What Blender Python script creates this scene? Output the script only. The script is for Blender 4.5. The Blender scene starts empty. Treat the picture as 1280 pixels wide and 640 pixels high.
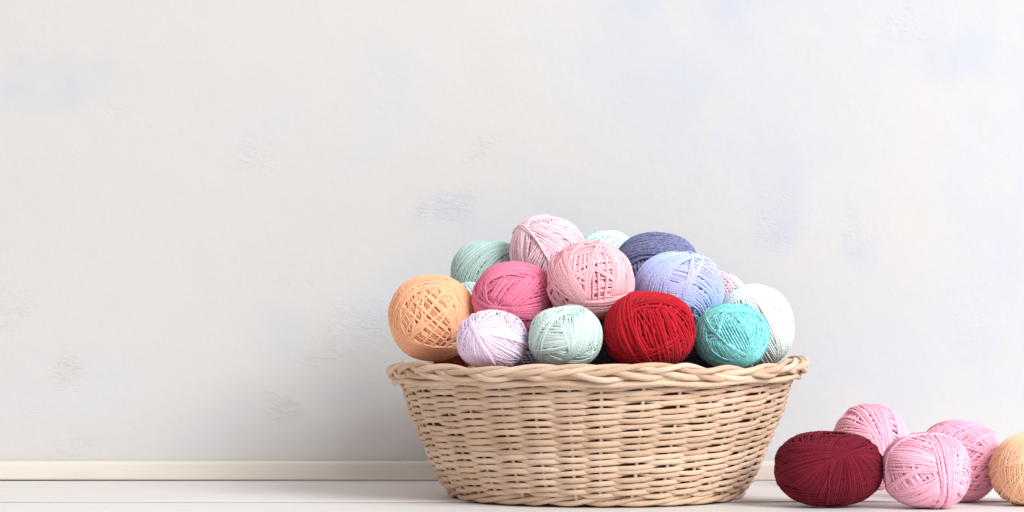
import bpy, math, random
import numpy as np

# ------------------------------------------------------------------ set-up
sc = bpy.context.scene
COL = sc.collection
F = 2650.0          # focal length in photo pixels (1280 wide)
YH = 438.0          # horizon row of the photo
EYE = 0.1386        # eye height above the tabletop (m)
WALL_Y = 0.240      # the wall stands behind the basket
BX = 0.0792         # basket axis

def at(px, py, depth):
    """photo pixel + distance from the eye -> world point"""
    return np.array([(px - 640) * depth / F, depth - 2.0, EYE + (YH - py) * depth / F])

def srgb(r, g, b):
    def f(c):
        c /= 255.0
        return c / 12.92 if c <= .04045 else ((c + .055) / 1.055) ** 2.4
    return (f(r), f(g), f(b), 1.0)

def tag(o, label=None, cat=None, group=None, kind=None):
    if label: o['label'] = label
    if cat: o['category'] = cat
    if group: o['group'] = group
    if kind: o['kind'] = kind
    return o

# ------------------------------------------------------------------ tube mesh builder
class Tubes:
    def __init__(self):
        self.v = []; self.f = []; self.uv = []; self.tone = []; self.n = 0

    def add(self, pts, ra, rb, nrm, sides=6, closed=True, tone=0.5, uscale=1.0, boxy=1.0):
        """pts (N,3); ra half thickness along nrm, rb across it"""
        N = len(pts)
        if closed:
            t = np.roll(pts, -1, 0) - np.roll(pts, 1, 0)
        else:
            t = np.gradient(pts, axis=0)
        t /= np.linalg.norm(t, axis=1, keepdims=True) + 1e-12
        n = nrm - (nrm * t).sum(1, keepdims=True) * t
        n /= np.linalg.norm(n, axis=1, keepdims=True) + 1e-12
        b = np.cross(t, n)
        ra = np.broadcast_to(np.asarray(ra, float), (N,))[:, None, None]
        rb = np.broadcast_to(np.asarray(rb, float), (N,))[:, None, None]
        a = np.arange(sides) * 2 * np.pi / sides
        ca = np.sign(np.cos(a)) * np.abs(np.cos(a)) ** boxy; sa = np.sign(np.sin(a)) * np.abs(np.sin(a)) ** boxy
        V = pts[:, None, :] + ra * ca[None, :, None] * n[:, None, :] + rb * sa[None, :, None] * b[:, None, :]
        seg = np.linalg.norm(np.roll(pts, -1, 0) - pts, axis=1)
        u = np.concatenate([[0], np.cumsum(seg)]) * uscale
        M = N if closed else N - 1
        i = np.arange(M)[:, None]; j = np.arange(sides)[None, :]
        i2 = (i + 1) % N; j2 = (j + 1) % sides
        q = np.stack([i * sides + j, i * sides + j2, i2 * sides + j2, i2 * sides + j], -1).reshape(-1, 4) + self.n
        uu = np.stack([u[i] + 0 * j, u[i] + 0 * j, u[i + 1] + 0 * j, u[i + 1] + 0 * j], -1)
        vv = np.stack([j / sides + 0 * i, (j + 1) / sides + 0 * i, (j + 1) / sides + 0 * i, j / sides + 0 * i], -1)
        self.v.append(V.reshape(-1, 3)); self.f.append(q)
        self.uv.append(np.stack([uu, vv], -1).reshape(-1, 2))
        self.tone.append(np.full(N * sides, tone))
        self.n += N * sides

    def add_mesh(self, V, Q, tone=0.5):
        self.v.append(V); self.f.append(Q + self.n)
        self.uv.append(np.zeros((len(Q) * 4, 2))); self.tone.append(np.full(len(V), tone))
        self.n += len(V)

    def build(self, name, mat, parent=None, origin=(0, 0, 0)):
        V = np.concatenate(self.v) - np.asarray(origin)[None, :]
        Q = np.concatenate(self.f); UV = np.concatenate(self.uv); T = np.concatenate(self.tone)
        me = bpy.data.meshes.new(name)
        me.vertices.add(len(V)); me.vertices.foreach_set('co', V.astype(np.float32).ravel())
        me.loops.add(len(Q) * 4); me.loops.foreach_set('vertex_index', Q.astype(np.int32).ravel())
        me.polygons.add(len(Q))
        me.polygons.foreach_set('loop_start', np.arange(0, len(Q) * 4, 4, dtype=np.int32))
        me.polygons.foreach_set('use_smooth', np.ones(len(Q), dtype=bool))
        ul = me.uv_layers.new(name='strand')
        ul.data.foreach_set('uv', UV.astype(np.float32).ravel())
        at_ = me.attributes.new('tone', 'FLOAT', 'POINT')
        at_.data.foreach_set('value', T.astype(np.float32))
        me.update(calc_edges=True); me.validate()
        me.materials.append(mat)
        o = bpy.data.objects.new(name, me)
        COL.objects.link(o)
        if parent is not None:
            o.parent = parent
        else:
            o.location = origin
        return o

# ------------------------------------------------------------------ materials
def new_mat(name):
    m = bpy.data.materials.new(name); m.use_nodes = True
    nt = m.node_tree
    return m, nt, nt.nodes['Principled BSDF']

def N(nt, typ, **kw):
    n = nt.nodes.new(typ)
    for k, v in kw.items():
        setattr(n, k, v)
    return n

def math_node(nt, op, a, b=None, clamp=False):
    n = N(nt, 'ShaderNodeMath', operation=op); n.use_clamp = clamp
    for k, x in enumerate((a, b)):
        if x is None: continue
        if isinstance(x, (int, float)): n.inputs[k].default_value = x
        else: nt.links.new(x, n.inputs[k])
    return n.outputs[0]

def mixcol(nt, fac, a, b, blend='MIX'):
    n = N(nt, 'ShaderNodeMix', data_type='RGBA', blend_type=blend)
    for sock, x in ((n.inputs[0], fac), (n.inputs[6], a), (n.inputs[7], b)):
        if isinstance(x, (int, float, tuple)): sock.default_value = x
        else: nt.links.new(x, sock)
    return n.outputs[2]

def yarn_mat(name, rgb, fuzz=0.35, alt=None):
    """spun yarn: strand to strand shade, ply twist and fibre speckle"""
    m, nt, b = new_mat(name)
    c = srgb(*rgb)
    lo = tuple(x * .79 for x in c[:3]) + (1,); hi = tuple(min(1, x * 1.17 + .012) for x in c[:3]) + (1,)
    tone = N(nt, 'ShaderNodeAttribute', attribute_name='tone').outputs['Fac']
    uv = N(nt, 'ShaderNodeUVMap', uv_map='strand')
    sep = N(nt, 'ShaderNodeSeparateXYZ'); nt.links.new(uv.outputs[0], sep.inputs[0])
    # two plies twisted round each other: stripes running diagonally over the strand
    ph = math_node(nt, 'ADD', math_node(nt, 'MULTIPLY', sep.outputs[0], 0.55), math_node(nt, 'MULTIPLY', sep.outputs[1], 2.0))
    ph = math_node(nt, 'ADD', ph, math_node(nt, 'MULTIPLY', tone, 61.7))       # every strand starts its twist elsewhere
    tw = math_node(nt, 'SINE', math_node(nt, 'MULTIPLY', ph, 2 * math.pi))
    comb = N(nt, 'ShaderNodeCombineXYZ')
    nt.links.new(math_node(nt, 'MULTIPLY', ph, 1.0), comb.inputs[0])
    nt.links.new(math_node(nt, 'MULTIPLY', sep.outputs[1], 7.0), comb.inputs[1])
    nz = N(nt, 'ShaderNodeTexNoise'); nz.inputs['Scale'].default_value = 2.4; nz.inputs['Detail'].default_value = 3
    geo = N(nt, 'ShaderNodeNewGeometry')
    n2 = N(nt, 'ShaderNodeTexNoise'); n2.inputs['Scale'].default_value = 900; n2.inputs['Detail'].default_value = 2
    nt.links.new(comb.outputs[0], nz.inputs['Vector']); nt.links.new(geo.outputs['Position'], n2.inputs['Vector'])
    f = math_node(nt, 'ADD', math_node(nt, 'MULTIPLY', tone, .68), math_node(nt, 'MULTIPLY', n2.outputs[0], .40))
    f = math_node(nt, 'ADD', f, math_node(nt, 'MULTIPLY', tw, .07), clamp=True)
    col = mixcol(nt, f, lo, hi)
    if alt:
        ca = srgb(*alt[:3])
        n3 = N(nt, 'ShaderNodeTexNoise'); n3.inputs['Scale'].default_value = alt[3]; n3.inputs['Detail'].default_value = 2
        nt.links.new(geo.outputs['Position'], n3.inputs['Vector'])
        k = N(nt, 'ShaderNodeMapRange'); k.inputs[1].default_value = .42; k.inputs[2].default_value = .62
        nt.links.new(n3.outputs[0], k.inputs[0])
        col = mixcol(nt, k.outputs[0], col, ca)
    nt.links.new(col, b.inputs['Base Color'])
    b.inputs['Roughness'].default_value = .92
    b.inputs['Specular IOR Level'].default_value = .18
    b.inputs['Sheen Weight'].default_value = fuzz
    b.inputs['Sheen Roughness'].default_value = .55
    b.inputs['Sheen Tint'].default_value = tuple(min(1, .55 + .45 * x) for x in c[:3]) + (1,)
    bmp = N(nt, 'ShaderNodeBump'); bmp.inputs['Strength'].default_value = .28; bmp.inputs['Distance'].default_value = .0006
    nt.links.new(math_node(nt, 'ADD', math_node(nt, 'MULTIPLY', tw, .5), nz.outputs[0]), bmp.inputs['Height'])
    nt.links.new(bmp.outputs[0], b.inputs['Normal'])
    return m

def wicker_mat():
    m, nt, b = new_mat('paper_wicker')
    tone = N(nt, 'ShaderNodeAttribute', attribute_name='tone').outputs['Fac']
    uv = N(nt, 'ShaderNodeUVMap', uv_map='strand')
    sep = N(nt, 'ShaderNodeSeparateXYZ'); nt.links.new(uv.outputs[0], sep.inputs[0])
    comb = N(nt, 'ShaderNodeCombineXYZ')
    # crumpled paper cord: creases run along the cord with a slow twist
    nt.links.new(math_node(nt, 'MULTIPLY', sep.outputs[0], 45.0), comb.inputs[0])
    nt.links.new(math_node(nt, 'MULTIPLY', math_node(nt, 'ADD', sep.outputs[1], math_node(nt, 'MULTIPLY', sep.outputs[0], 14.0)), 9.0), comb.inputs[1])
    nt.links.new(math_node(nt, 'MULTIPLY', tone, 37.0), comb.inputs[2])
    nz = N(nt, 'ShaderNodeTexNoise'); nz.inputs['Scale'].default_value = 1.0; nz.inputs['Detail'].default_value = 4; nz.inputs['Roughness'].default_value = .6
    nt.links.new(comb.outputs[0], nz.inputs['Vector'])
    geo = N(nt, 'ShaderNodeNewGeometry')
    n2 = N(nt, 'ShaderNodeTexNoise'); n2.inputs['Scale'].default_value = 38; n2.inputs['Detail'].default_value = 3
    nt.links.new(geo.outputs['Position'], n2.inputs['Vector'])
    f = math_node(nt, 'ADD', math_node(nt, 'MULTIPLY', tone, .45), math_node(nt, 'MULTIPLY', nz.outputs[0], .35))
    f = math_node(nt, 'ADD', f, math_node(nt, 'MULTIPLY', n2.outputs[0], .3))
    r = N(nt, 'ShaderNodeValToRGB')
    r.color_ramp.elements[0].position = .25; r.color_ramp.elements[0].color = srgb(176, 142, 115)
    r.color_ramp.elements[1].position = .85; r.color_ramp.elements[1].color = srgb(229, 207, 187)
    e = r.color_ramp.elements.new(.55); e.color = srgb(210, 179, 153)
    nt.links.new(f, r.inputs[0]); nt.links.new(r.outputs[0], b.inputs['Base Color'])
    b.inputs['Roughness'].default_value = .85
    b.inputs['Specular IOR Level'].default_value = .15
    bmp = N(nt, 'ShaderNodeBump'); bmp.inputs['Strength'].default_value = .85; bmp.inputs['Distance'].default_value = .0014
    nt.links.new(nz.outputs[0], bmp.inputs['Height']); nt.links.new(bmp.outputs[0], b.inputs['Normal'])
    return m

def wall_mat():
    m, nt, b = new_mat('limewashed_plaster')
    tc = N(nt, 'ShaderNodeNewGeometry')
    pos = tc.outputs['Position']
    def noise(scale, detail=4, rough=.55, vec=None, dist=0.0):
        n = N(nt, 'ShaderNodeTexNoise'); n.inputs['Scale'].default_value = scale
        n.inputs['Detail'].default_value = detail; n.inputs['Roughness'].default_value = rough
        n.inputs['Distortion'].default_value = dist
        nt.links.new(vec if vec is not None else pos, n.inputs['Vector'])
        return n.outputs[0]
    def remap(x, a, c, lo=0., hi=1., smooth=True):
        k = N(nt, 'ShaderNodeMapRange')
        if smooth: k.interpolation_type = 'SMOOTHSTEP'
        k.inputs[1].default_value = a; k.inputs[2].default_value = c
        k.inputs[3].default_value = lo; k.inputs[4].default_value = hi
        nt.links.new(x, k.inputs[0]); return k.outputs[0]
    warp = N(nt, 'ShaderNodeTexNoise'); warp.inputs['Scale'].default_value = 9; warp.inputs['Detail'].default_value = 3
    nt.links.new(pos, warp.inputs['Vector'])
    wv = N(nt, 'ShaderNodeVectorMath', operation='MULTIPLY_ADD')
    nt.links.new(warp.outputs['Color'], wv.inputs[0]); wv.inputs[1].default_value = (.13, 0, .13); nt.links.new(pos, wv.inputs[2])
    def patch(px, py, rx, ry, soft=1.0):
        w = 1183.0
        c = ((px - 640) / w + .065, 0, EYE + (YH - py) / w + .065)
        a = N(nt, 'ShaderNodeVectorMath', operation='SUBTRACT'); nt.links.new(wv.outputs[0], a.inputs[0]); a.inputs[1].default_value = c
        s = N(nt, 'ShaderNodeVectorMath', operation='MULTIPLY'); nt.links.new(a.outputs[0], s.inputs[0]); s.inputs[1].default_value = (w / rx, 0, w / ry)
        l = N(nt, 'ShaderNodeVectorMath', operation='LENGTH'); nt.links.new(s.outputs[0], l.inputs[0])
        return remap(l.outputs['Value'], 1.15, .15 * soft)
    # two limewash tones: a warm and a cool grey-white
    sx = N(nt, 'ShaderNodeSeparateXYZ'); nt.links.new(pos, sx.inputs[0])
    tone_mix = remap(math_node(nt, 'ADD', noise(3.2, 5, .55, dist=.6), math_node(nt, 'MULTIPLY', sx.outputs[0], .3)), .36, .68)   # more of the cool tone towards the right
    col = mixcol(nt, tone_mix, srgb(203, 200, 197), srgb(196, 198, 202))
    col = mixcol(nt, remap(noise(14, 5, .6), .52, .75), col, srgb(201, 199, 197))
    # faint blue washes where the undercoat shows
    blue = None
    for (x, y, rx, ry, k) in ((60, 110, 75, 40, .55), (975, 250, 40, 60, .62), (1090, 300, 55, 55, .5), (560, 268, 60, 45, .5), (930, 32, 60, 40, .6),
                              (345, 405, 50, 40, .3), (800, 12, 60, 20, .45), (1185, 55, 60, 40, .4), (480, 60, 80, 40, .22), (850, 110, 70, 60, .25),
                              (1240, 330, 60, 90, .3), (425, 470, 50, 30, .3), (1230, 450, 60, 70, .3)):
        p = math_node(nt, 'MULTIPLY', patch(x, y, rx, ry), k)
        blue = p if blue is None else math_node(nt, 'MAXIMUM', blue, p)
    blue = math_node(nt, 'MULTIPLY', blue, remap(noise(22, 4, .6), .3, .62, .35, .95))
    col = mixcol(nt, blue, col, srgb(185, 190, 204))
    # small cream wear marks
    cream = None
    for (x, y, rx, ry, k) in ((85, 462, 22, 40, .35), (345, 488, 22, 26, .55), (590, 170, 14, 20, .2), (400, 425, 26, 16, .3)):
        p = math_node(nt, 'MULTIPLY', patch(x, y, rx, ry), k)
        cream = p if cream is None else math_node(nt, 'MAXIMUM', cream, p)
    cream = math_node(nt, 'MULTIPLY', cream, remap(noise(60, 4, .6), .42, .6, 0, .6))
    col = mixcol(nt, cream, col, srgb(197, 186, 174))
    nt.links.new(col, b.inputs['Base Color'])
    b.inputs['Roughness'].default_value = .9
    b.inputs['Specular IOR Level'].default_value = .2
    # relief: trowelled surface plus a few scratched places
    st = N(nt, 'ShaderNodeMapping'); st.inputs['Rotation'].default_value = (0, math.radians(32), 0); st.inputs['Scale'].default_value = (1, 1, 2.2)
    nt.links.new(pos, st.inputs['Vector'])
    scr = noise(85, 6, .62, st.outputs[0], dist=1.2)
    scratch = None
    for (x, y, rx, ry, k) in ((85, 465, 30, 50, .75), (343, 488, 32, 36, .9), (562, 266, 40, 34, .8), (588, 172, 26, 24, .6), (445, 400, 60, 50, .5), (320, 210, 34, 50, .4),
                              (405, 425, 40, 22, .55), (10, 380, 30, 40, .5), (120, 555, 60, 26, .45), (360, 340, 40, 14, .45), (970, 262, 40, 50, .35), (1090, 300, 50, 40, .3),
                              (1130, 20, 40, 40, .35), (300, 62, 30, 14, .35), (25, 510, 26, 30, .4), (120, 150, 40, 16, .3), (205, 60, 24, 14, .3), (760, 140, 50, 40, .15), (1200, 410, 50, 60, .2)):
        p = math_node(nt, 'MULTIPLY', patch(x, y, rx, ry, 1.6), k)
        scratch = p if scratch is None else math_node(nt, 'MAXIMUM', scratch, p)
    hs = math_node(nt, 'MULTIPLY', remap(scr, .46, .62), scratch)
    h = math_node(nt, 'ADD', math_node(nt, 'MULTIPLY', noise(11, 4, .5), .55), math_node(nt, 'MULTIPLY', noise(120, 5, .65), .08))
    h = math_node(nt, 'ADD', h, math_node(nt, 'MULTIPLY', noise(30, 3, .5, st.outputs[0], .6), .035))
    h = math_node(nt, 'ADD', h, math_node(nt, 'MULTIPLY', hs, .14))
    bmp = N(nt, 'ShaderNodeBump'); bmp.inputs['Strength'].default_value = .5; bmp.inputs['Distance'].default_value = .006
    nt.links.new(h, bmp.inputs['Height']); nt.links.new(bmp.outputs[0], b.inputs['Normal'])
    return m

def paint_mat(name, rgb, rough, grain=1.0):
    m, nt, b = new_mat(name)
    geo = N(nt, 'ShaderNodeNewGeometry')
    mp = N(nt, 'ShaderNodeMapping'); mp.inputs['Scale'].default_value = (1, 9, 9)
    nt.links.new(geo.outputs['Position'], mp.inputs['Vector'])
    nz = N(nt, 'ShaderNodeTexNoise'); nz.inputs['Scale'].default_value = 9; nz.inputs['Detail'].default_value = 5; nz.inputs['Roughness'].default_value = .6
    nt.links.new(mp.outputs[0], nz.inputs['Vector'])
    c = srgb(*rgb); d = tuple(x * .93 for x in c[:3]) + (1,)
    k = N(nt, 'ShaderNodeMapRange'); k.inputs[1].default_value = .35; k.inputs[2].default_value = .65
    nt.links.new(nz.outputs[0], k.inputs[0])
    nt.links.new(mixcol(nt, k.outputs[0], d, c), b.inputs['Base Color'])
    b.inputs['Roughness'].default_value = rough
    bmp = N(nt, 'ShaderNodeBump'); bmp.inputs['Strength'].default_value = .25 * grain; bmp.inputs['Distance'].default_value = .001
    nt.links.new(nz.outputs[0], bmp.inputs['Height']); nt.links.new(bmp.outputs[0], b.inputs['Normal'])
    return m

# ------------------------------------------------------------------ setting
import bmesh
def boxes(name, specs, mat, bevel=.0):
    bm = bmesh.new()
    for (x0, x1, y0, y1, z0, z1) in specs:
        r = bmesh.ops.create_cube(bm, size=1)
        for v in r['verts']:
            v.co = ((x0 + x1) / 2 + v.co.x * (x1 - x0), (y0 + y1) / 2 + v.co.y * (y1 - y0), (z0 + z1) / 2 + v.co.z * (z1 - z0))
    if bevel:
        bmesh.ops.bevel(bm, geom=[e for e in bm.edges], offset=bevel, segments=3, affect='EDGES', profile=.5)
    me = bpy.data.meshes.new(name); bm.to_mesh(me); bm.free(); me.materials.append(mat)
    for p in me.polygons: p.use_smooth = False
    o = bpy.data.objects.new(name, me); COL.objects.link(o); return o

M_WALL = wall_mat()
M_TRIM = paint_mat('cream_gloss_paint', (220, 213, 202), .4)
M_TOP = paint_mat('white_painted_board', (224, 219, 215), .5)

wall = boxes('wall', [(-2.2, 2.2, WALL_Y, WALL_Y + .08, -.02, 2.2)], M_WALL)
tag(wall, 'pale limewashed plaster wall with faint blue stains and scratches', 'wall', kind='structure')
SEAM = -.066
M_FRONT = paint_mat('white_painted_front_board', (224, 222, 220), .5)
top = boxes('tabletop', [(-2.2, 2.2, SEAM, WALL_Y - .0004, .0004, .0014), (-2.2, 2.2, SEAM + .012, WALL_Y - .0004, -.02, .0004)], M_TOP, .00015)
fr = boxes('front_board', [(-2.2, 2.2, -.62, SEAM + .0118, -.03, 0)], M_FRONT, .0008)
fr.parent = top
tag(top, 'white painted board surface with one long seam under the basket', 'tabletop', kind='structure')

# skirting strip against the wall, its lower edge lifting slightly off the boards at the left
bm = bmesh.new()
prof = [(0, 0), (-.0105, 0), (-.012, .0015), (-.012, .0165), (-.0115, .0185), (-.0098, .0202), (-.0075, .0208), (0, .0208)]
xs = [-2.2, -.62, -.36, -.2, -.05, .2, 2.2]; lift = [.0012, .0010, .0006, .0001, .0, .0, .0]
rings = []
for x, l in zip(xs, lift):
    rings.append([bm.verts.new((x, WALL_Y - .0006 + y, z + l + .0016 if z < .002 else z + .0016)) for (y, z) in prof])
for a, c in zip(rings[:-1], rings[1:]):
    for k in range(len(prof)):
        k2 = (k + 1) % len(prof)
        bm.faces.new((a[k], c[k], c[k2], a[k2]))
bm.faces.new(rings[0]); bm.faces.new(rings[-1][::-1])
bmesh.ops.recalc_face_normals(bm, faces=bm.faces)
me = bpy.data.meshes.new('baseboard'); bm.to_mesh(me); bm.free(); me.materials.append(M_TRIM)
bb = bpy.data.objects.new('baseboard', me); COL.objects.link(bb)
tag(bb, 'low cream painted baseboard strip along the foot of the wall', 'baseboard', kind='structure')

# ------------------------------------------------------------------ basket
M_WICK = wicker_mat()
rng = np.random.default_rng(7)
basket = bpy.data.objects.new('wicker_basket', None); COL.objects.link(basket)
basket.location = (BX, 0, .0014)
tag(basket, 'round tan wicker basket with braided rim, heaped with yarn balls', 'basket')

prof_z = np.array([0.0, .004, .012, .024, .045, .077, .107, .120])
prof_r = np.array([.134, .1385, .1465, .1545, .1620, .1762, .1858, .1905])
def rad(z): return np.interp(z, prof_z, prof_r) - .0035
def rise(th):
    """the woven wall climbs a little at the right hand side and far left (theta 0 = right, -90 = camera)"""
    c = np.cos(th)
    return 1 + .055 * np.clip(c - .45, 0, 1) ** 1.3 / .55 + .0 * np.clip(-c - .8, 0, 1)
NS = 35
ROWS = 36
PER = 12
th0 = 0.06
Z0, Z1 = .0085, .1135
K = NS * PER
th = np.arange(K) * 2 * np.pi / K + th0
sp = np.arange(K) / PER                  # position in stake units
weave = Tubes()
stake_j = rng.normal(0, .07, NS)
# smooth angular jitter so that stakes are not perfectly even
thj = th + np.interp(sp, np.arange(NS + 1), np.append(stake_j, stake_j[0])) * (2 * np.pi / NS) * .9
for r in range(ROWS):
    f = (r + .5) / ROWS
    zc = Z0 + (Z1 - Z0) * f
    # flat-topped alternation: +1 outside the stake, -1 inside
    s = np.cos(np.pi * (sp + r))
    s = np.sign(s) * np.abs(s) ** 1.0
    lowf = sum(rng.normal(0, .00028) * np.cos(k * th + rng.uniform(0, 6.3)) for k in (2, 3, 5, 8))
    perst = rng.normal(0, .00045, NS); perst_i = np.interp(sp, np.arange(NS + 1), np.append(perst, perst[0]))
    wid = 1 + np.interp(sp, np.arange(NS + 1), (lambda q: np.append(q, q[0]))(rng.normal(0, .07, NS)))
    z = (zc + lowf + perst_i) * rise(thj)
    inn = np.clip(-s, 0, 1) ** 1.1            # behind a stake the cord is squeezed and rides up
    z = z + .0018 * inn + (.0005 + .0004 * np.cos(thj)) * np.sin(np.pi * (sp + r))    # and each visible length slants upward
    amp = .0019 + rng.normal(0, .00012)
    R = rad(zc) + amp * s + rng.normal(0, .0003)
    out = np.abs(s)
    rb = (.00216 + .00038 * np.clip(s, 0, 1) - .0009 * inn) * wid    # vertical half height
    ra = (.00125 + .0001 * out) * wid
    pts = np.stack([R * np.cos(thj), R * np.sin(thj), z], 1)
    nrm = np.stack([np.cos(thj), np.sin(thj), -.35 * np.ones(K)], 1)
    weave.add(pts, ra, rb, nrm, 12, True, rng.uniform(.3, .75), 1.0, .9)
weave.build('side_weave', M_WICK, basket)
# double-skinned brown shell added behind the weave, standing in for shade in its gaps
shade_m, nt_, b_ = new_mat('gap_shade_brown')
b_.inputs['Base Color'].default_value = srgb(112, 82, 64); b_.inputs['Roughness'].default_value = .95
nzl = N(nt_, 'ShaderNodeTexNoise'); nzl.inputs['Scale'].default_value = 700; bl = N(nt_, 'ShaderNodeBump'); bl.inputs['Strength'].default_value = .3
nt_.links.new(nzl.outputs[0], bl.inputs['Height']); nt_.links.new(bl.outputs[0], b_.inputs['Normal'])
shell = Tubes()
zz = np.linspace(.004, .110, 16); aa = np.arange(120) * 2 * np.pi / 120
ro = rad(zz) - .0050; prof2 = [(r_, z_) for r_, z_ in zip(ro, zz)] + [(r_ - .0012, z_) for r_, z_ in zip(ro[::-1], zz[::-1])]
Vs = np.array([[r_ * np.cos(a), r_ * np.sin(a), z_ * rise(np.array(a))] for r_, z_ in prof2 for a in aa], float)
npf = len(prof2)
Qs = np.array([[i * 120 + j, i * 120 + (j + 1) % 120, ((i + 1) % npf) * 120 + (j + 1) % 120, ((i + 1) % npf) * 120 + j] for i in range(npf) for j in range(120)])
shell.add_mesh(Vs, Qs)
shell.build('gap_shade_shell', shade_m, basket)
# stakes
for k in range(NS):
    st = Tubes()
    a = np.interp(k, sp, thj) if k < NS else 0
    zz = np.linspace(.002, .1165, 14) * rise(np.array([a]))
    rr = rad(np.linspace(.002, .1165, 14))
    pts = np.stack([rr * np.cos(a), rr * np.sin(a), zz], 1)
    st.add(pts, .0014, .0017, np.tile([math.cos(a), math.sin(a), 0], (14, 1)), 8, False, rng.uniform(.5, 1))
    st.build('stake', M_WICK, basket)
# foot: twisted rows at the bottom
foot = Tubes()
for k in range(3):
    M = 420; t = np.arange(M) * 2 * np.pi / M
    ph = 9 * t + k * np.pi * 2 / 3 + .5 * np.sin(4 * t + k)
    R = .1368 + .0026 * np.cos(ph) + .0008 * np.sin(5 * t + k)
    z = .0052 + .0030 * np.sin(ph)
    pts = np.stack([R * np.cos(t), R * np.sin(t), z], 1)
    foot.add(pts, .0021, .0025, np.stack([np.cos(t), np.sin(t), 0 * t - .5], 1), 8, True, rng.uniform(.1, .6))
foot.build('foot_coil', M_WICK, basket)
# woven floor of the basket: concentric coils
flo = Tubes()
for k, R in enumerate(np.arange(.012, .136, .0052)):
    M = 96; t = np.arange(M) * 2 * np.pi / M
    z = .0052 + .0012 * np.cos(t * 18 + k * np.pi)
    flo.add(np.stack([R * np.cos(t), R * np.sin(t), z], 1), .0022, .0028, np.tile([0, 0, 1.], (M, 1)), 6, True, rng.uniform(.2, .8))
flo.build('bottom_weave', M_WICK, basket)
# braided rim
rim = Tubes()
M = 900; t = np.arange(M) * 2 * np.pi / M
lowr = .0012 * np.sin(3 * t + 1) + .0008 * np.sin(7 * t + .3)
rs = rise(t)
zl = .1176 * rs + .0011 * np.sin(5 * t + 2.1) + .0008 * np.sin(9 * t)
for k in range(4):
    per = 8
    ph = per * t + k * np.pi / 2 + .45 * np.sin(3 * t + 1.3 * k) + .3 * np.sin(7 * t + k)
    up = .0047 * np.sin(ph) + .0007 * np.sin(13 * t + 2 * k)
    dp = .0036 * np.sin(2 * ph + .3) + .0006 * np.sin(17 * t + k)
    # cross-section axes: "up" leans outward
    R = .1930 + lowr + up * .40 + dp * .92
    z = zl + up * .92 - dp * .40
    pts = np.stack([R * np.cos(t), R * np.sin(t), z], 1)
    w = .0026 + .00025 * np.sin(6 * t + k * 2)
    rim.add(pts, w * .9, w, np.stack([np.cos(t), np.sin(t), 0 * t - .4], 1), 10, True, (.35, .7, .5, .85)[k], 1.0, .8)
# a round core cord under the braid and a lashing cord below it
for (R0, z0, w, amp, per, tn) in ((.1885, .1142, .0031, .0006, 6, .45), (.1900, .1085, .0027, .0009, 13, .65)):
    pts = np.stack([(R0 + amp * np.cos(per * t)) * np.cos(t), (R0 + amp * np.cos(per * t)) * np.sin(t), z0 * rs + amp * np.sin(per * t)], 1)
    rim.add(pts, w, w, np.stack([np.cos(t), np.sin(t), 0 * t], 1), 10, True, tn)
rim.build('braided_rim', M_WICK, basket)

# ------------------------------------------------------------------ yarn balls
def disc(x, y):
    r2 = x * x + y * y
    if r2 > .97:
        s = math.sqrt(.97 / r2); x *= s; y *= s; r2 = .97
    return np.array([x, y, math.sqrt(1 - r2)])     # x right, y up, z toward the eye

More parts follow.
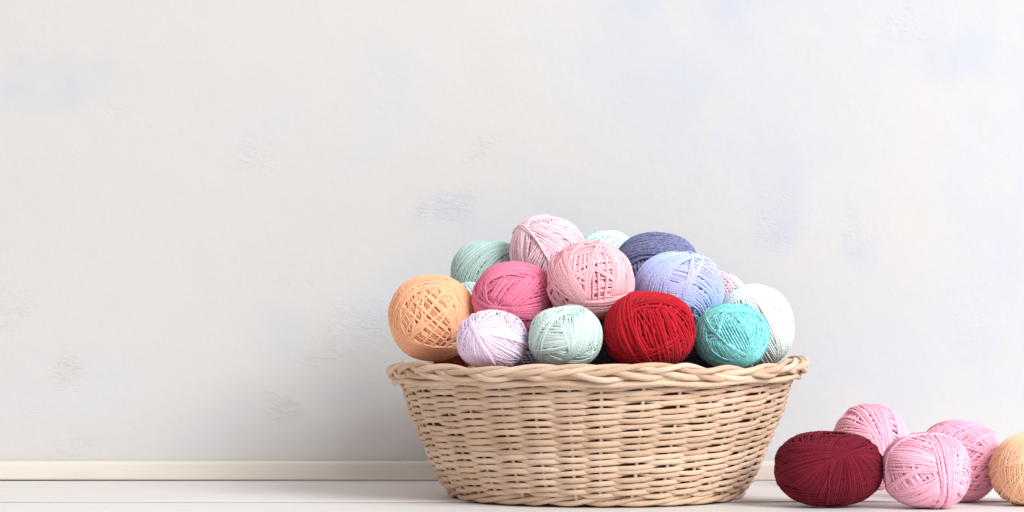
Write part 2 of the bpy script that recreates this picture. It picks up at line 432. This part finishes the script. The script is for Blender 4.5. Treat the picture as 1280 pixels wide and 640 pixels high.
OCT = 150
class Ball:
    """winds strands over a sphere; a height field makes later strands ride over earlier ones"""
    def __init__(self, seed, sd, segs=80):
        self.H = np.zeros((OCT, OCT)); self.sd = sd; self.rng = np.random.default_rng(seed)
        self.strands = []; self.segs = segs

    def idx(self, p):
        q = p / np.abs(p).sum(-1, keepdims=True)
        x, y = q[..., 0].copy(), q[..., 1].copy(); neg = q[..., 2] < 0
        x2 = np.where(neg, (1 - np.abs(y)) * np.where(x >= 0, 1, -1), x)
        y2 = np.where(neg, (1 - np.abs(x)) * np.where(y >= 0, 1, -1), y)
        i = np.clip(((x2 + 1) / 2 * OCT).astype(int), 0, OCT - 1); j = np.clip(((y2 + 1) / 2 * OCT).astype(int), 0, OCT - 1)
        return i, j

    def lay(self, n, d, tag=0, thick=1.0, arc=None):
        """arc = (A, M or None, B): the strand shows from A to B and dives under its neighbours at both ends"""
        rng = self.rng; sd = self.sd * thick
        n = n / np.linalg.norm(n); d = float(np.clip(d, -.97, .97))
        cr = math.sqrt(1 - d * d)
        if arc is None:
            a = np.cross(n, [0.3, .9, .31] if abs(n[1]) < .9 else [1, 0, 0]); a /= np.linalg.norm(a); b = np.cross(n, a)
            M = max(28, int(self.segs * cr))
            u = np.arange(M) * 2 * np.pi / M + rng.uniform(0, 6.3)
            sink = None; closed = True
        else:
            A, C, E = arc
            a = A - n * (A @ n); a /= np.linalg.norm(a); b = np.cross(n, a)
            ang = lambda P: math.atan2(P @ b, P @ a) % (2 * math.pi)
            ue, um = ang(E), (ang(C) if C is not None else None)
            if um is None:
                if ue > math.pi: ue -= 2 * math.pi
            elif um > ue: ue -= 2 * math.pi
            sg = 1 if ue > 0 else -1
            xa = .95 if math.hypot(A[0], A[1]) > .84 else .16; xe = .95 if math.hypot(E[0], E[1]) > .84 else .16
            xa /= cr ** .5; xe /= cr ** .5
            tot = abs(ue) + xa + xe
            if tot > 6.0: xa *= .4; xe *= .4; tot = abs(ue) + xa + xe
            M = max(16, int(self.segs * cr * tot / (2 * math.pi)))
            q = np.linspace(-xa, abs(ue) + xe, M)
            u = q * sg
            sm_ = lambda x: x * x * (3 - 2 * x)
            sink = 1 - sm_(np.clip(np.minimum((q + xa) / .22, (abs(ue) + xe - q) / .22), 0, 1))
            closed = False
        wob = sd * (.14 * np.sin(2 * u + rng.uniform(0, 6.3)) + .10 * np.sin(5 * u + rng.uniform(0, 6.3)) + .06 * np.sin(9 * u + rng.uniform(0, 6.3)))
        dd = np.clip(d + wob, -.985, .985); c2 = np.sqrt(1 - dd * dd)
        p = n[None] * dd[:, None] + c2[:, None] * (np.cos(u)[:, None] * a + np.sin(u)[:, None] * b)
        side = n[None] - p * (p @ n)[:, None]; side /= np.linalg.norm(side, axis=1, keepdims=True) + 1e-9
        offs = np.array([-.42, -.2, 0, .2, .42]) * sd
        q = p[:, None, :] + side[:, None, :] * offs[None, :, None]
        i, j = self.idx(q)
        und = self.H[i, j].max(1)
        def roll(x, o):
            if closed: return np.roll(x, o)
            k = np.clip(np.arange(len(x)) - o, 0, len(x) - 1); return x[k]
        m = np.maximum(und, np.maximum(roll(und, 1), roll(und, -1)))
        k = np.array([.06, .09, .12, .15, .16, .15, .12, .09, .06]); sm = sum(w * roll(m, o) for w, o in zip(k, range(-4, 5)))
        h = np.maximum(sm, und - .45 * sd)
        cap = 3.4 * self.sd
        h = np.where(h > cap * .4, cap * .4 + (1 - np.exp(-(h - cap * .4) / (cap * .6))) * cap * .6, h)
        prof_ = np.array([.25, .42, .5, .42, .25]) * sd * 1.35
        if sink is not None:
            h = h - sink * 1.7 * sd
            ok = sink < .5
            self.H[i[ok], j[ok]] = np.maximum(self.H[i[ok], j[ok]], h[ok][:, None] + prof_[None, :])
        else:
            self.H[i, j] = np.maximum(self.H[i, j], h[:, None] + prof_[None, :])
        self.strands.append((p, h + .40 * sd, sd, rng.uniform(0, 1), tag, closed))

    def cover(self, n, full=.96, gap=.98):
        """a complete layer of parallel loops around axis n"""
        n = np.asarray(n, float) / np.linalg.norm(n)
        cnt = int(2 * math.asin(full) / (self.sd * gap))
        for f in np.linspace(-1, 1, cnt):
            dn = self.rng.normal(0, .014, 3)
            self.lay(n + dn, math.sin(f * math.asin(full)))

    def fan(self, A0, B0, A1, B1, cnt, jit=.35, tag=0, thick=1.0, M0=None, M1=None):
        """strands passing A->B, swept from (A0,B0) to (A1,B1); with M the loops are small circles"""
        gap = max(np.linalg.norm(disc(*P) - disc(*Q)) for P, Q in ((A0, A1), (B0, B1), ((np.array(A0) + B0) / 2, (np.array(A1) + B1) / 2)))
        if M0 is not None: gap = max(gap, np.linalg.norm(disc(*M0) - disc(*(M1 or M0))))
        if jit < 1 and cnt > 3: cnt = int(gap / (self.sd * .93)) + 1
        for f in (np.linspace(0, 1, cnt) if cnt > 1 else [.5]):
            f += self.rng.normal(0, jit / max(cnt, 3) * .5)
            A = disc(*(np.array(A0) * (1 - f) + np.array(A1) * f)); B = disc(*(np.array(B0) * (1 - f) + np.array(B1) * f))
            if M0 is None:
                n = np.cross(A, B); d = 0.
            else:
                C = disc(*(np.array(M0) * (1 - f) + np.array(M1 if M1 is not None else M0) * f))
                n = np.cross(C - A, B - A); n /= np.linalg.norm(n) + 1e-9; d = float(n @ A)
            if np.linalg.norm(n) < 1e-5: continue
            n = n / np.linalg.norm(n)
            self.lay(n, d + self.rng.normal(0, .05 * self.sd), tag, thick, (A, None if M0 is None else C, B))

    def band(self, n, d0, d1, cnt, jit=.02, tag=0):
        n = np.asarray(n, float) / np.linalg.norm(n)
        cnt = int((math.asin(d1) - math.asin(d0)) / (self.sd * .95)) + 1
        for f in np.linspace(0, 1, cnt):
            self.lay(n + self.rng.normal(0, jit, 3), d0 + (d1 - d0) * f, tag)

    def build(self, mat, center, rx, ry, rz, label, group, fuzz=500, flen=.0035, sides=6, sq=2.12, lump=.008, rest=None):
        T = np.percentile(self.H, 80)
        S = np.array([rx, ry, rz])
        ns = [(self.rng.normal(0, 1, 3) * 1.3, self.rng.uniform(0, 6.3)) for _ in range(5)]
        def place(p, h):
            f = (np.abs(p) ** sq).sum(1) ** (-1 / sq)
            f = f * (1 + lump * sum(np.sin(p @ a + b) for a, b in ns))
            q = p * ((1 - T + h) * f)[:, None] * S
            if rest is not None:                      # settled on what carries it: the underside is pressed flatter
                q[:, 1] = np.where(q[:, 1] < rest * S[1], rest * S[1] + (q[:, 1] - rest * S[1]) * .35, q[:, 1])
            return np.stack([q[:, 0], -q[:, 2], q[:, 1]], 1) + center       # disc axes -> world
        rm = (rx * ry * rz) ** (1 / 3)
        obj = Tubes(); extra = []
        for (p, h, sd, tone, tg, cl) in self.strands:
            tb = obj
            if tg:
                tb = Tubes(); extra.append((tg, tb))
            P = place(p, h); nrm = P - center
            r = sd * rm * .5
            tb.add(P, r * .93, r * .94, nrm, sides, cl, tone, 1 / (2 * r))
        # inner core so that gaps between strands show more yarn, not daylight
        nu, nv = 24, 14
        th_ = np.arange(nu) * 2 * np.pi / nu; ph_ = np.linspace(.02, np.pi - .02, nv)
        g = np.stack([np.cos(th_)[None] * np.sin(ph_)[:, None], np.sin(th_)[None] * np.sin(ph_)[:, None], np.cos(ph_)[:, None] + 0 * th_[None]], -1).reshape(-1, 3)
        i = np.arange(nv - 1)[:, None]; j = np.arange(nu)[None]
        q = np.stack([i * nu + j, (i + 1) * nu + j, (i + 1) * nu + (j + 1) % nu, i * nu + (j + 1) % nu], -1).reshape(-1, 4)
        obj.add_mesh(place(g, np.full(len(g), .7 * np.percentile(self.H, 15))), q, .3)
        # stray fibres
        rg = self.rng
        K = int(fuzz * 1.6) + 1500
        unit = lambda x: x / (np.linalg.norm(x, axis=-1, keepdims=True) + 1e-9)
        d = unit(rg.normal(0, 1, (K, 3)))
        ii, jj = self.idx(d)
        base = place(d, self.H[ii, jj] - .2 * self.sd)
        out = unit(base - center); tan = unit(np.cross(out, rg.normal(0, 1, (K, 3)))); sid = np.cross(out, tan)
        L = (flen * rg.uniform(.4, 1.25, K))[:, None, None]; lift_ = rg.uniform(.25, 1.0, K)[:, None, None]; bend = rg.normal(0, .45, K)[:, None, None]
        u = np.linspace(0, 1, 4)[None, :, None]
        P = base[:, None] + (tan[:, None] * u * .9 + out[:, None] * u * (1 - .55 * u) * lift_ + sid[:, None] * bend * u * u) * L
        w = np.array([.0001, .0001, .00008, .00004])[None, :, None, None]
        a3 = np.arange(3) * 2 * np.pi / 3
        V = P[:, :, None] + w * (np.cos(a3)[None, None, :, None] * sid[:, None, None] + np.sin(a3)[None, None, :, None] * out[:, None, None])
        kk = np.arange(K)[:, None, None] * 12; i4 = np.arange(3)[None, :, None] * 3; j3 = np.arange(3)[None, None, :]; j4 = (j3 + 1) % 3
        Q = np.stack([kk + i4 + j3, kk + i4 + j4, kk + i4 + 3 + j4, kk + i4 + 3 + j3], -1).reshape(-1, 4)
        obj.add_mesh(V.reshape(-1, 3), Q, .85)
        o = bpy.data.objects.new('yarn_ball', None); COL.objects.link(o)
        o.location = center; o.empty_display_size = .02
        tag(o, label, 'yarn ball', group)
        obj.build('wound_yarn', mat, o, center)
        for tg, tb in extra:
            tb.build(tg, mat, o, center)
        return o

PILE = 'yarn balls heaped in the wicker basket'
LOOSE = 'yarn balls lying beside the basket'

def ball(name, rgb, cx, cy, rx, ry, depth, spx, seed, label, group, feats, covers=None, fuzz=500, flen=.0035, sheen=.18, rz=None, segs=80, alt=None, sq=2.12, lump=.008, rest=None):
    k = depth / F
    c = at(cx, cy, depth)
    rm = (rx + ry) / 2
    B = Ball(seed, spx / rm, segs)
    rg = np.random.default_rng(seed + 99)
    for n in (covers or [rg.normal(0, 1, 3) for _ in range(3)]):
        B.cover(n)
    feats(B)
    return B.build(yarn_mat(name + '_wool', rgb, sheen, alt), c, rx * k, ry * k, (rz or rm) * k, label, group, fuzz, flen, 6, sq, lump, rest)

def f_orange(B):
    B.fan((-.6, -.5), (.3, .75), (.2, -.8), (.8, .25), 9, jit=2)       # lattice in the opening
    B.fan((-.3, .6), (.6, -.4), (.2, .7), (.8, -.1), 6, jit=1.5)
    B.fan((-.6, .3), (.3, -.5), (-.2, .6), (.6, -.2), 6, jit=1.5)
    B.band((.02, -.06, 1), .12, .68, 13, .03)                          # swirl round the opening
    B.fan((.15, .75), (.45, -.55), (.75, .6), (.85, -.3), 11)          # right hand block
    B.fan((-.98, .1), (.55, -.62), (-.8, -.55), (.4, -.88), 12)        # lower block
    B.band((.14, -.24, 1), .30, .60, 9, .03)
    B.fan((-.72, -.42), (-.2, .55), (-.28, -.42), (-.16, .58), 3, tag='outer_strand')
    B.fan((-.75, -.5), (.35, .15), (-.6, -.55), (.35, .22), 3, tag='outer_strand')
def f_lilac(B):
    B.fan((-.42, .3), (.3, -.85), (-.42, .3), (.8, -.35), 12)
    B.fan((-.5, .32), (-.1, .99), (-.38, .22), (.98, -.2), 24)
    B.fan((-.5, .6), (-.95, -.2), (-.42, .3), (.0, -.85), 20)
    B.fan((-.4, .22), (.72, -.6), (-.4, .28), (.8, -.55), 2, tag='outer_strand', thick=1.4)
    B.fan((-.6, .55), (.05, -.82), (-.58, .58), (.08, -.8), 2, tag='outer_strand', thick=1.5, M0=(-.36, -.06), M1=(-.33, -.04))
    B.fan((.05, -.5), (.75, -.62), (.05, -.6), (.7, -.7), 2)
def f_deep_pink(B):
    B.fan((.1, -.3), (.95, .0), (.2, .3), (.95, .55), 9)
    B.fan((-.55, -.05), (-.25, .45), (.0, -.3), (.75, .5), 14)         # diagonal block
    B.fan((-.9, -.25), (.9, .35), (-.6, .55), (.75, .72), 9, M0=(-.2, .65), M1=(-.05, .85))
    B.fan((-.95, .1), (.3, -.3), (-.95, -.5), (.95, -.35), 14, M0=(-.3, -.3), M1=(0, -.62))
    B.fan((-.15, -.32), (.95, -.05), (-.1, -.4), (.95, -.6), 8)
    B.fan((-.62, -.15), (-.35, .72), (-.5, -.2), (-.3, .7), 3, M0=(-.75, .3), M1=(-.66, .3), tag='outer_strand')
def f_sage(B):
    B.fan((-.2, -.1), (.6, .5), (-.1, -.6), (.9, .1), 14)
    B.fan((-.95, -.3), (.4, .9), (-.2, -.35), (.85, .5), 16, M0=(-.45, .6), M1=(.2, .35))
    B.fan((-.9, -.35), (.3, .92), (-.8, -.4), (.5, .82), 4, M0=(-.5, .55), M1=(-.35, .5))
def f_mauve(B):
    B.fan((-.6, -.4), (-.1, .4), (.2, -.7), (.4, .2), 13)
    B.fan((-.1, .5), (.95, -.1), (.2, .9), (.98, .3), 10)
    B.fan((-.75, .55), (.6, -.3), (-.3, .75), (.9, -.1), 10)
    B.fan((-.97, -.1), (-.6, .72), (-.7, -.4), (-.5, .7), 6, M0=(-.9, .4), M1=(-.68, .2))
    B.fan((-.66, .62), (.1, -.75), (-.62, .66), (.14, -.7), 2, M0=(-.25, .2), tag='outer_strand', thick=1.35)
    B.fan((.05, -.6), (.7, .1), (.1, -.65), (.75, .1), 2, M0=(.25, -.25), M1=(.3, -.25), tag='outer_strand', thick=1.2)
    B.fan((-.66, .6), (-.6, -.5), (-.62, .6), (-.55, -.5), 2, tag='outer_strand')
def f_light_pink(B):
    B.fan((-.5, .6), (-.45, -.5), (.3, .7), (.3, -.5), 12, jit=2)
    B.fan((-.58, .30), (-.12, .08), (-.5, .1), (-.12, -.12), 3, jit=1)
    B.fan((-.56, .0), (-.12, .38), (-.5, -.2), (-.1, .2), 3, jit=1)
    B.fan((.05, .36), (.52, .06), (.05, .28), (.52, -.02), 2)
    B.fan((.25, .9), (.45, -.4), (.9, .45), (.85, -.3), 18)
    B.band((.1, -.05, 1), .42, .62, 6, .04)
    B.fan((-.9, .1), (-.15, -.6), (-.55, .7), (-.05, -.5), 13)
    B.fan((-.3, -.5), (.98, -.12), (-.6, -.75), (.8, -.55), 12)
    B.fan((-.12, -.5), (.16, .88), (-.02, -.5), (.3, .9), 3, tag='outer_strand', M0=(-.08, .2), M1=(.02, .25))
    B.fan((-.2, -.55), (-.3, .85), (-.12, -.58), (-.2, .9), 3, tag='outer_strand', M0=(-.52, .35), M1=(-.47, .38))
    B.fan((.25, .75), (.48, -.25), (.3, .8), (.54, -.25), 2, tag='outer_strand', M0=(.52, .4), M1=(.58, .4))
def f_greymint(B):
    B.fan((-.95, -.5), (.1, -.3), (-.6, .4), (.1, .3), 11)
    B.fan((-.8, -.9), (-.3, .6), (-.95, 0), (-.35, .75), 9, M0=(-.75, .0), M1=(-.85, .3))
    B.fan((-.15, .45), (.1, -.5), (.42, .75), (.12, -.4), 12)
    B.fan((-.25, -.9), (.45, .88), (.98, -.2), (.5, .86), 22, M0=(.25, -.05), M1=(.9, .35))
    B.fan((-.6, -.88), (.2, .92), (-.56, -.9), (.25, .92), 2, tag='outer_strand', thick=1.25)
    B.fan((-.85, -.75), (-.3, .72), (-.8, -.8), (-.25, .74), 2, tag='outer_strand', M0=(-.72, .15))
def f_red(B):
    B.fan((-.5, .5), (.4, -.9), (.3, .6), (.8, -.6), 8, jit=2)
    B.fan((-.6, -.6), (.5, -.1), (-.3, -.9), (.7, -.5), 7, jit=2)
    B.band((.12, -.3, 1), .36, .62, 13, .04)
    B.fan((-.95, .1), (-.3, -.9), (-.5, .8), (-.2, -.8), 13)
    B.fan((.1, .5), (.3, -.9), (.35, .5), (.75, -.6), 8, jit=1.2, M0=(.25, -.1), M1=(.6, .1))
    B.fan((-.5, .75), (.0, -.85), (-.42, .75), (.06, -.85), 3, tag='outer_strand', thick=1.15)
    B.fan((-.1, .5), (.22, -.9), (.0, .5), (.32, -.9), 3, tag='outer_strand', thick=1.1)
    B.fan((-.97, -.15), (.1, -.85), (-.95, -.2), (.1, -.9), 2, tag='outer_strand', thick=1.2, M0=(-.5, -.6), M1=(-.5, -.64))
def f_periw(B):
    B.fan((-.5, .35), (.1, -.2), (-.2, -.6), (.5, .8), 10, jit=.2)
    B.fan((-.4, .2), (.35, -.05), (-.2, -.5), (.3, -.45), 10)
    B.fan((-.4, .6), (.35, .42), (-.5, .3), (.2, .05), 6)
    B.fan((-.98, -.2), (.28, .85), (-.3, -.6), (.2, .75), 20, M0=(-.7, .4), M1=(-.28, .3))
    B.fan((.0, -.3), (.4, -.95), (.25, .8), (.95, -.1), 17, M0=(.3, -.5), M1=(.75, .5))
    B.fan((.0, -.35), (.22, .78), (.02, -.38), (.27, .8), 2, tag='outer_strand', thick=1.15)
    B.fan((-.3, -.5), (-.22, .42), (-.27, -.5), (-.2, .45), 2, tag='outer_strand', M0=(-.36, 0))
def f_teal(B):
    B.fan((-.5, .55), (.1, -.7), (.0, .7), (.55, -.5), 14)
    B.fan((-.1, .7), (.4, .05), (.55, .7), (.45, .25), 9)
    B.fan((-.7, -.1), (-.4, -.7), (.0, -.3), (.4, -.75), 13, jit=.2)
    B.fan((.45, .5), (.2, -.6), (.8, .4), (.5, -.6), 6)
    B.band((.0, .12, 1), .42, .68, 10, .03)
    B.fan((-.95, .35), (.95, .3), (-.7, .55), (.75, .55), 7, M0=(0, .93), M1=(0, .74))
    B.fan((-.95, -.05), (.9, .2), (-.9, -.3), (.9, 0), 7, M0=(.05, -.75), M1=(.05, -.9))
    B.fan((-.72, .55), (.3, -.55), (-.7, .6), (.33, -.52), 2, tag='outer_strand', thick=1.2, M0=(-.45, 0), M1=(-.42, .02))
    B.fan((-.45, .1), (-.25, .72), (-.42, .1), (-.2, .72), 2, tag='outer_strand')
    B.fan((.45, .1), (.5, .7), (.5, .1), (.55, .68), 2, tag='outer_strand')
def f_white(B):
    B.fan((-.4, .9), (.5, -.9), (.5, .8), (.95, -.3), 24, M0=(.25, .1), M1=(.85, .35))
    B.fan((-.98, .1), (.3, .6), (-.6, .78), (.5, .84), 12, M0=(-.5, .6), M1=(-.1, .96))
def f_navy(B):
    B.fan((-.9, -.1), (-.5, -.6), (.1, .1), (.1, -.7), 9)
    B.fan((-.95, .05), (.9, .2), (-.7, .7), (.8, .65), 13, M0=(-.1, .35), M1=(0, .95))
    B.fan((-.9, .0), (.6, .1), (-.9, .3), (.95, .1), 6, M0=(-.3, .3), M1=(-.2, .65))
def f_mint(B):
    B.fan((-.6, .3), (.3, .95), (.2, -.1), (.85, .55), 14)
    B.fan((-.9, .3), (.9, .3), (-.8, .5), (.8, .5), 6, M0=(0, .8), M1=(0, .93))
def f_plain(B):
    B.fan((-.9, .3), (.8, .5), (-.5, -.5), (.9, -.2), 14)
    B.fan((-.5, .8), (.3, -.9), (.2, .9), (.9, -.3), 12)
def f_burgundy(B):
    c0 = (.12, .42)
    B.fan((-.35, .12), (-.97, -.2), (.2, .42), (.2, -.97), 30, jit=.2)    # fan sweeping down left
    B.fan((.16, .40), (.15, -.97), (.36, .46), (.98, -.05), 26, jit=.2)   # fan sweeping down right
    B.fan((-.6, .45), (-.66, .8), (.28, .5), (.66, .8), 32, jit=.2)       # short rows over the top
    B.fan((-.97, .2), (.3, .47), (-.93, -.35), (.2, .36), 13, jit=.2)
    B.fan((.05, .42), (.95, .15), (.1, .5), (.9, .35), 6)
    B.fan((-.88, .42), (.2, .48), (-.8, .6), (.25, .52), 5, M0=(-.3, .55), M1=(-.25, .62))
    B.fan((-.25, .18), (.65, .56), (-.25, .26), (.62, .62), 3, tag='outer_strand', thick=1.05)
    B.fan((-.09, -.95), (-.105, .3), (-.075, -.95), (-.09, .3), 1, tag='outer_strand', thick=1.3)
def f_pink_back(B):
    B.fan((-.95, .0), (-.1, .25), (-.7, .65), (-.05, .35), 12)
    B.fan((-.5, -.5), (-.1, .3), (.0, -.6), (.0, .25), 6)
    B.fan((.3, -.6), (.4, .9), (.35, -.5), (.95, .2), 18, jit=.2)
    B.fan((-.25, .9), (.3, -.7), (.25, .95), (.4, -.6), 9, M0=(.08, .3), M1=(.35, .35), thick=1.05)
    B.fan((-.55, .82), (.25, -.7), (-.4, .88), (.3, -.7), 3, M0=(-.12, .3), M1=(-.02, .35), tag='outer_strand', thick=1.15)
def f_pink_front(B):
    B.fan((-.9, .35), (.1, .2), (-.5, .9), (.1, .7), 9)
    B.fan((-.97, .0), (.1, .02), (-.9, .4), (.05, .3), 7)
    B.fan((-.95, -.55), (.1, -.1), (-.3, -.95), (.2, -.55), 14)
    B.fan((.35, .3), (.95, .2), (.25, -.3), (.6, -.8), 12, M0=(.7, .35), M1=(.5, -.4))
    B.fan((.2, .9), (.3, -.9), (.65, .7), (.4, -.85), 10, M0=(.35, .1), M1=(.62, .1))
    B.fan((-.12, .92), (.1, -.95), (.1, .95), (.28, -.95), 5, M0=(.14, .2), M1=(.28, .2), thick=1.1, tag='outer_strand')
    B.fan((-.95, -.45), (-.2, .15), (-.92, -.5), (-.15, .15), 2, tag='outer_strand', thick=1.1)
    B.fan((-.97, .1), (-.4, .85), (-.95, .12), (-.35, .88), 1, tag='outer_strand', M0=(-.78, .55), thick=1.15)
def f_pink_right(B):
    B.fan((-.6, -.5), (.9, -.3), (-.4, -.95), (.7, -.7), 18)
    B.fan((-.6, .0), (.97, .05), (-.6, -.35), (.95, -.3), 9)
    B.fan((-.5, .9), (.5, .3), (.3, .95), (.9, .3), 10)
    B.fan((-.9, .2), (.4, .9), (-.5, .0), (.8, .6), 9)
    B.fan((-.4, .55), (.45, .3), (-.4, .45), (.5, .2), 3, tag='outer_strand', thick=1.1)
    B.fan((.3, .0), (.6, .7), (.35, .0), (.66, .65), 2, tag='outer_strand')
def f_peach(B):
    B.fan((-.95, .0), (.1, .3), (.2, .8), (.9, .3), 12)
    B.fan((-.55, -.7), (-.55, .75), (.5, -.9), (.6, .8), 34, M0=(-.9, 0), M1=(.5, 0), jit=.2)
    B.fan((-.9, .35), (.5, .75), (-.85, .45), (.5, .85), 5, M0=(-.4, .66), M1=(-.4, .75))
    B.fan((-.55, -.75), (.1, .6), (-.5, -.75), (.15, .6), 2, tag='outer_strand', M0=(-.3, .1), thick=1.2)

V3 = lambda *a: [np.array(x, float) for x in a]
ball('orange', (255, 181, 140), 541, 398, 53.5, 53, 1.9454, 3.3, 1, 'pale orange yarn ball with open latticed middle, at the left end of the rim', PILE, f_orange, fuzz=300)
ball('lilac', (240, 216, 240), 616, 425, 44.5, 37, 1.865, 2.3, 2, 'soft pale lilac yarn ball resting on the basket rim beside the orange one', PILE, f_lilac, fuzz=1800, sheen=.35)
ball('deep_pink', (228, 124, 154), 641, 372, 49.5, 46, 1.930, 3.5, 3, 'deep rose pink yarn ball with thick diagonal strands', PILE, f_deep_pink, fuzz=300)
ball('sage', (178, 204, 198), 610, 342, 46, 42, 2.0566, 2.7, 4, 'grey green yarn ball at the back, behind the deep rose pink ball', PILE, f_sage, fuzz=600)
ball('mauve', (234, 202, 212), 685, 315, 47.5, 45, 2.02, 3.0, 5, 'dusty pale mauve yarn ball, topmost of the heap', PILE, f_mauve, fuzz=900)
ball('light_pink', (255, 182, 190), 737, 352, 54, 49, 1.9083, 3.5, 6, 'light salmon pink yarn ball in the middle of the heap above the red ball', PILE, f_light_pink, fuzz=500, covers=V3((.2, 1, .3), (0, .3, 1), (.3, -1, .4)))
ball('mint', (206, 234, 228), 757, 333, 40, 44, 2.085, 2.3, 7, 'pale mint yarn ball of which just the top shows, between mauve and navy balls', PILE, f_mint, fuzz=900, sheen=.35)
ball('navy', (98, 102, 140), 820, 333, 50, 42, 2.02, 3.9, 8, 'dark dusty navy yarn ball behind the periwinkle blue one', PILE, f_navy, fuzz=900, alt=(132, 135, 170, 420), covers=V3((1, .2, .4), (0, .3, 1), (.1, -.75, .6)))
ball('periwinkle', (176, 196, 240), 848, 361, 55.5, 46.5, 1.9441, 3.3, 9, 'periwinkle blue yarn ball above the red and teal balls', PILE, f_periw, fuzz=700, alt=(190, 192, 238, 16), covers=V3((0, 1, .3), (1, .2, .2), np.cross(disc(-.75, .1), disc(.26, .85))))
ball('red', (180, 2, 28), 811, 413, 56.5, 48, 1.865, 3.4, 10, 'bright red yarn ball resting on the front of the rim', PILE, f_red, fuzz=900, sheen=.12)
ball('grey_mint', (200, 219, 214), 707, 422, 46, 39, 1.855, 2.6, 11, 'pale grey mint yarn ball on the rim, left of the red one', PILE, f_greymint, fuzz=600)
ball('teal', (112, 200, 198), 914, 421, 46.5, 41.5, 1.89, 2.5, 12, 'teal yarn ball on the rim in front of the white one', PILE, f_teal, fuzz=500, alt=(152, 220, 222, 300))
ball('white', (231, 240, 235), 943, 408, 49, 52, 1.98, 2.4, 13, 'fluffy white yarn ball at the right end of the heap', PILE, f_white, covers=V3((0, 1, .2), (0, .2, 1), (.88, .42, .2)), fuzz=2200, sheen=.4)
ball('small_mauve', (220, 198, 210), 899, 378, 36, 39, 2.065, 2.6, 14, 'greyish mauve yarn ball peeping out behind the white and periwinkle balls', PILE, f_plain, fuzz=600)
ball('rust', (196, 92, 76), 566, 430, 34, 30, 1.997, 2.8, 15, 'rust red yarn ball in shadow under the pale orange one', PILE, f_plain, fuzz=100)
ball('indigo', (92, 78, 110), 752, 425, 42, 40, 1.9417, 2.8, 16, 'added dark plum yarn ball standing in for shade between grey mint and red balls', PILE, f_plain, fuzz=200)  # added ball, its dark plum takes the place of shade in this gap
ball('slate', (80, 78, 104), 872, 438, 34, 34, 1.951, 2.8, 17, 'added dark slate yarn ball standing in for shade between red and teal balls', PILE, f_plain, fuzz=200)  # likewise added: a dark ball where the gap is only shaded
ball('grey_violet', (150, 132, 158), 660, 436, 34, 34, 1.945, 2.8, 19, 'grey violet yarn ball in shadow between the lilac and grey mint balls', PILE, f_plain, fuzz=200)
ball('aqua', (196, 222, 222), 592, 386, 32, 33, 2.022, 2.6, 18, 'pale aqua yarn ball squeezed between the orange and grey green balls', PILE, f_plain, fuzz=300)
# beside the basket
ball('burgundy', (110, 4, 32), 1037, 586, 68, 47.8, 1.879, 2.9, 21, 'large dark burgundy yarn ball on the tabletop next to the basket', LOOSE, f_burgundy, fuzz=300, sheen=.03, rz=56, segs=96, lump=.012, sq=2.4, rest=-.93,
     covers=V3((.3, -.2, 1), (1, .3, .2), (0, 1, .3)))
ball('pink_back', (253, 180, 200), 1089, 559.5, 47, 53.5, 2.10, 3.6, 22, 'pink yarn ball standing tallest, behind the burgundy one', LOOSE, f_pink_back, lump=.014, fuzz=500, rest=-.95)
ball('pink_front', (253, 180, 200), 1157, 588, 53, 47.2, 1.862, 3.6, 23, 'pink yarn ball with a band of upright strands, in front between burgundy and peach', LOOSE, f_pink_front, lump=.016, sq=2.3, fuzz=500, rest=-.95)
ball('pink_right', (252, 174, 196), 1198, 577, 50, 51, 1.942, 3.0, 24, 'pink yarn ball half hidden behind the front pink one, next to the peach ball', LOOSE, f_pink_right, lump=.014, sq=2.3, fuzz=500, rest=-.95, rz=44)
ball('peach', (254, 196, 158), 1289, 586.5, 51, 45.5, 1.895, 2.0, 25, 'peach yarn ball of fine yarn, cut by the right picture edge', LOOSE, f_peach, fuzz=400, rest=-.95)

# ------------------------------------------------------------------ light
def area(name, loc, target, size, power, col, sy=None):
    l = bpy.data.lights.new(name, 'AREA'); l.energy = power; l.color = col
    l.shape = 'RECTANGLE'; l.size = size; l.size_y = sy or size
    o = bpy.data.objects.new(name, l); COL.objects.link(o); o.location = loc
    from mathutils import Vector
    o.rotation_euler = (Vector(target) - Vector(loc)).to_track_quat('-Z', 'Y').to_euler()
    return o
area('window_light', (3.15, -3.4, 2.75), (.05, .1, .15), 2.5, 285, (.975, .99, 1.0), 2.8)
w = bpy.data.worlds.new('World'); sc.world = w; w.use_nodes = True
bg = w.node_tree.nodes['Background']; bg.inputs[0].default_value = (1.0, .962, .966, 1); bg.inputs[1].default_value = .52

# ------------------------------------------------------------------ camera
cam = bpy.data.cameras.new('camera'); co = bpy.data.objects.new('camera', cam); COL.objects.link(co)
co.location = (0, -2.0, EYE); co.rotation_euler = (math.radians(90), 0, 0)
cam.sensor_width = 36; cam.lens = F / 1280 * 36
cam.shift_y = (YH - 320) / 1280
cam.clip_start = .05; cam.clip_end = 50
sc.camera = co
sc.view_settings.view_transform = 'Standard'; sc.view_settings.look = 'None'
sc.view_settings.exposure = .34; sc.view_settings.gamma = 1
sc.cycles.max_bounces = 8; sc.cycles.diffuse_bounces = 5
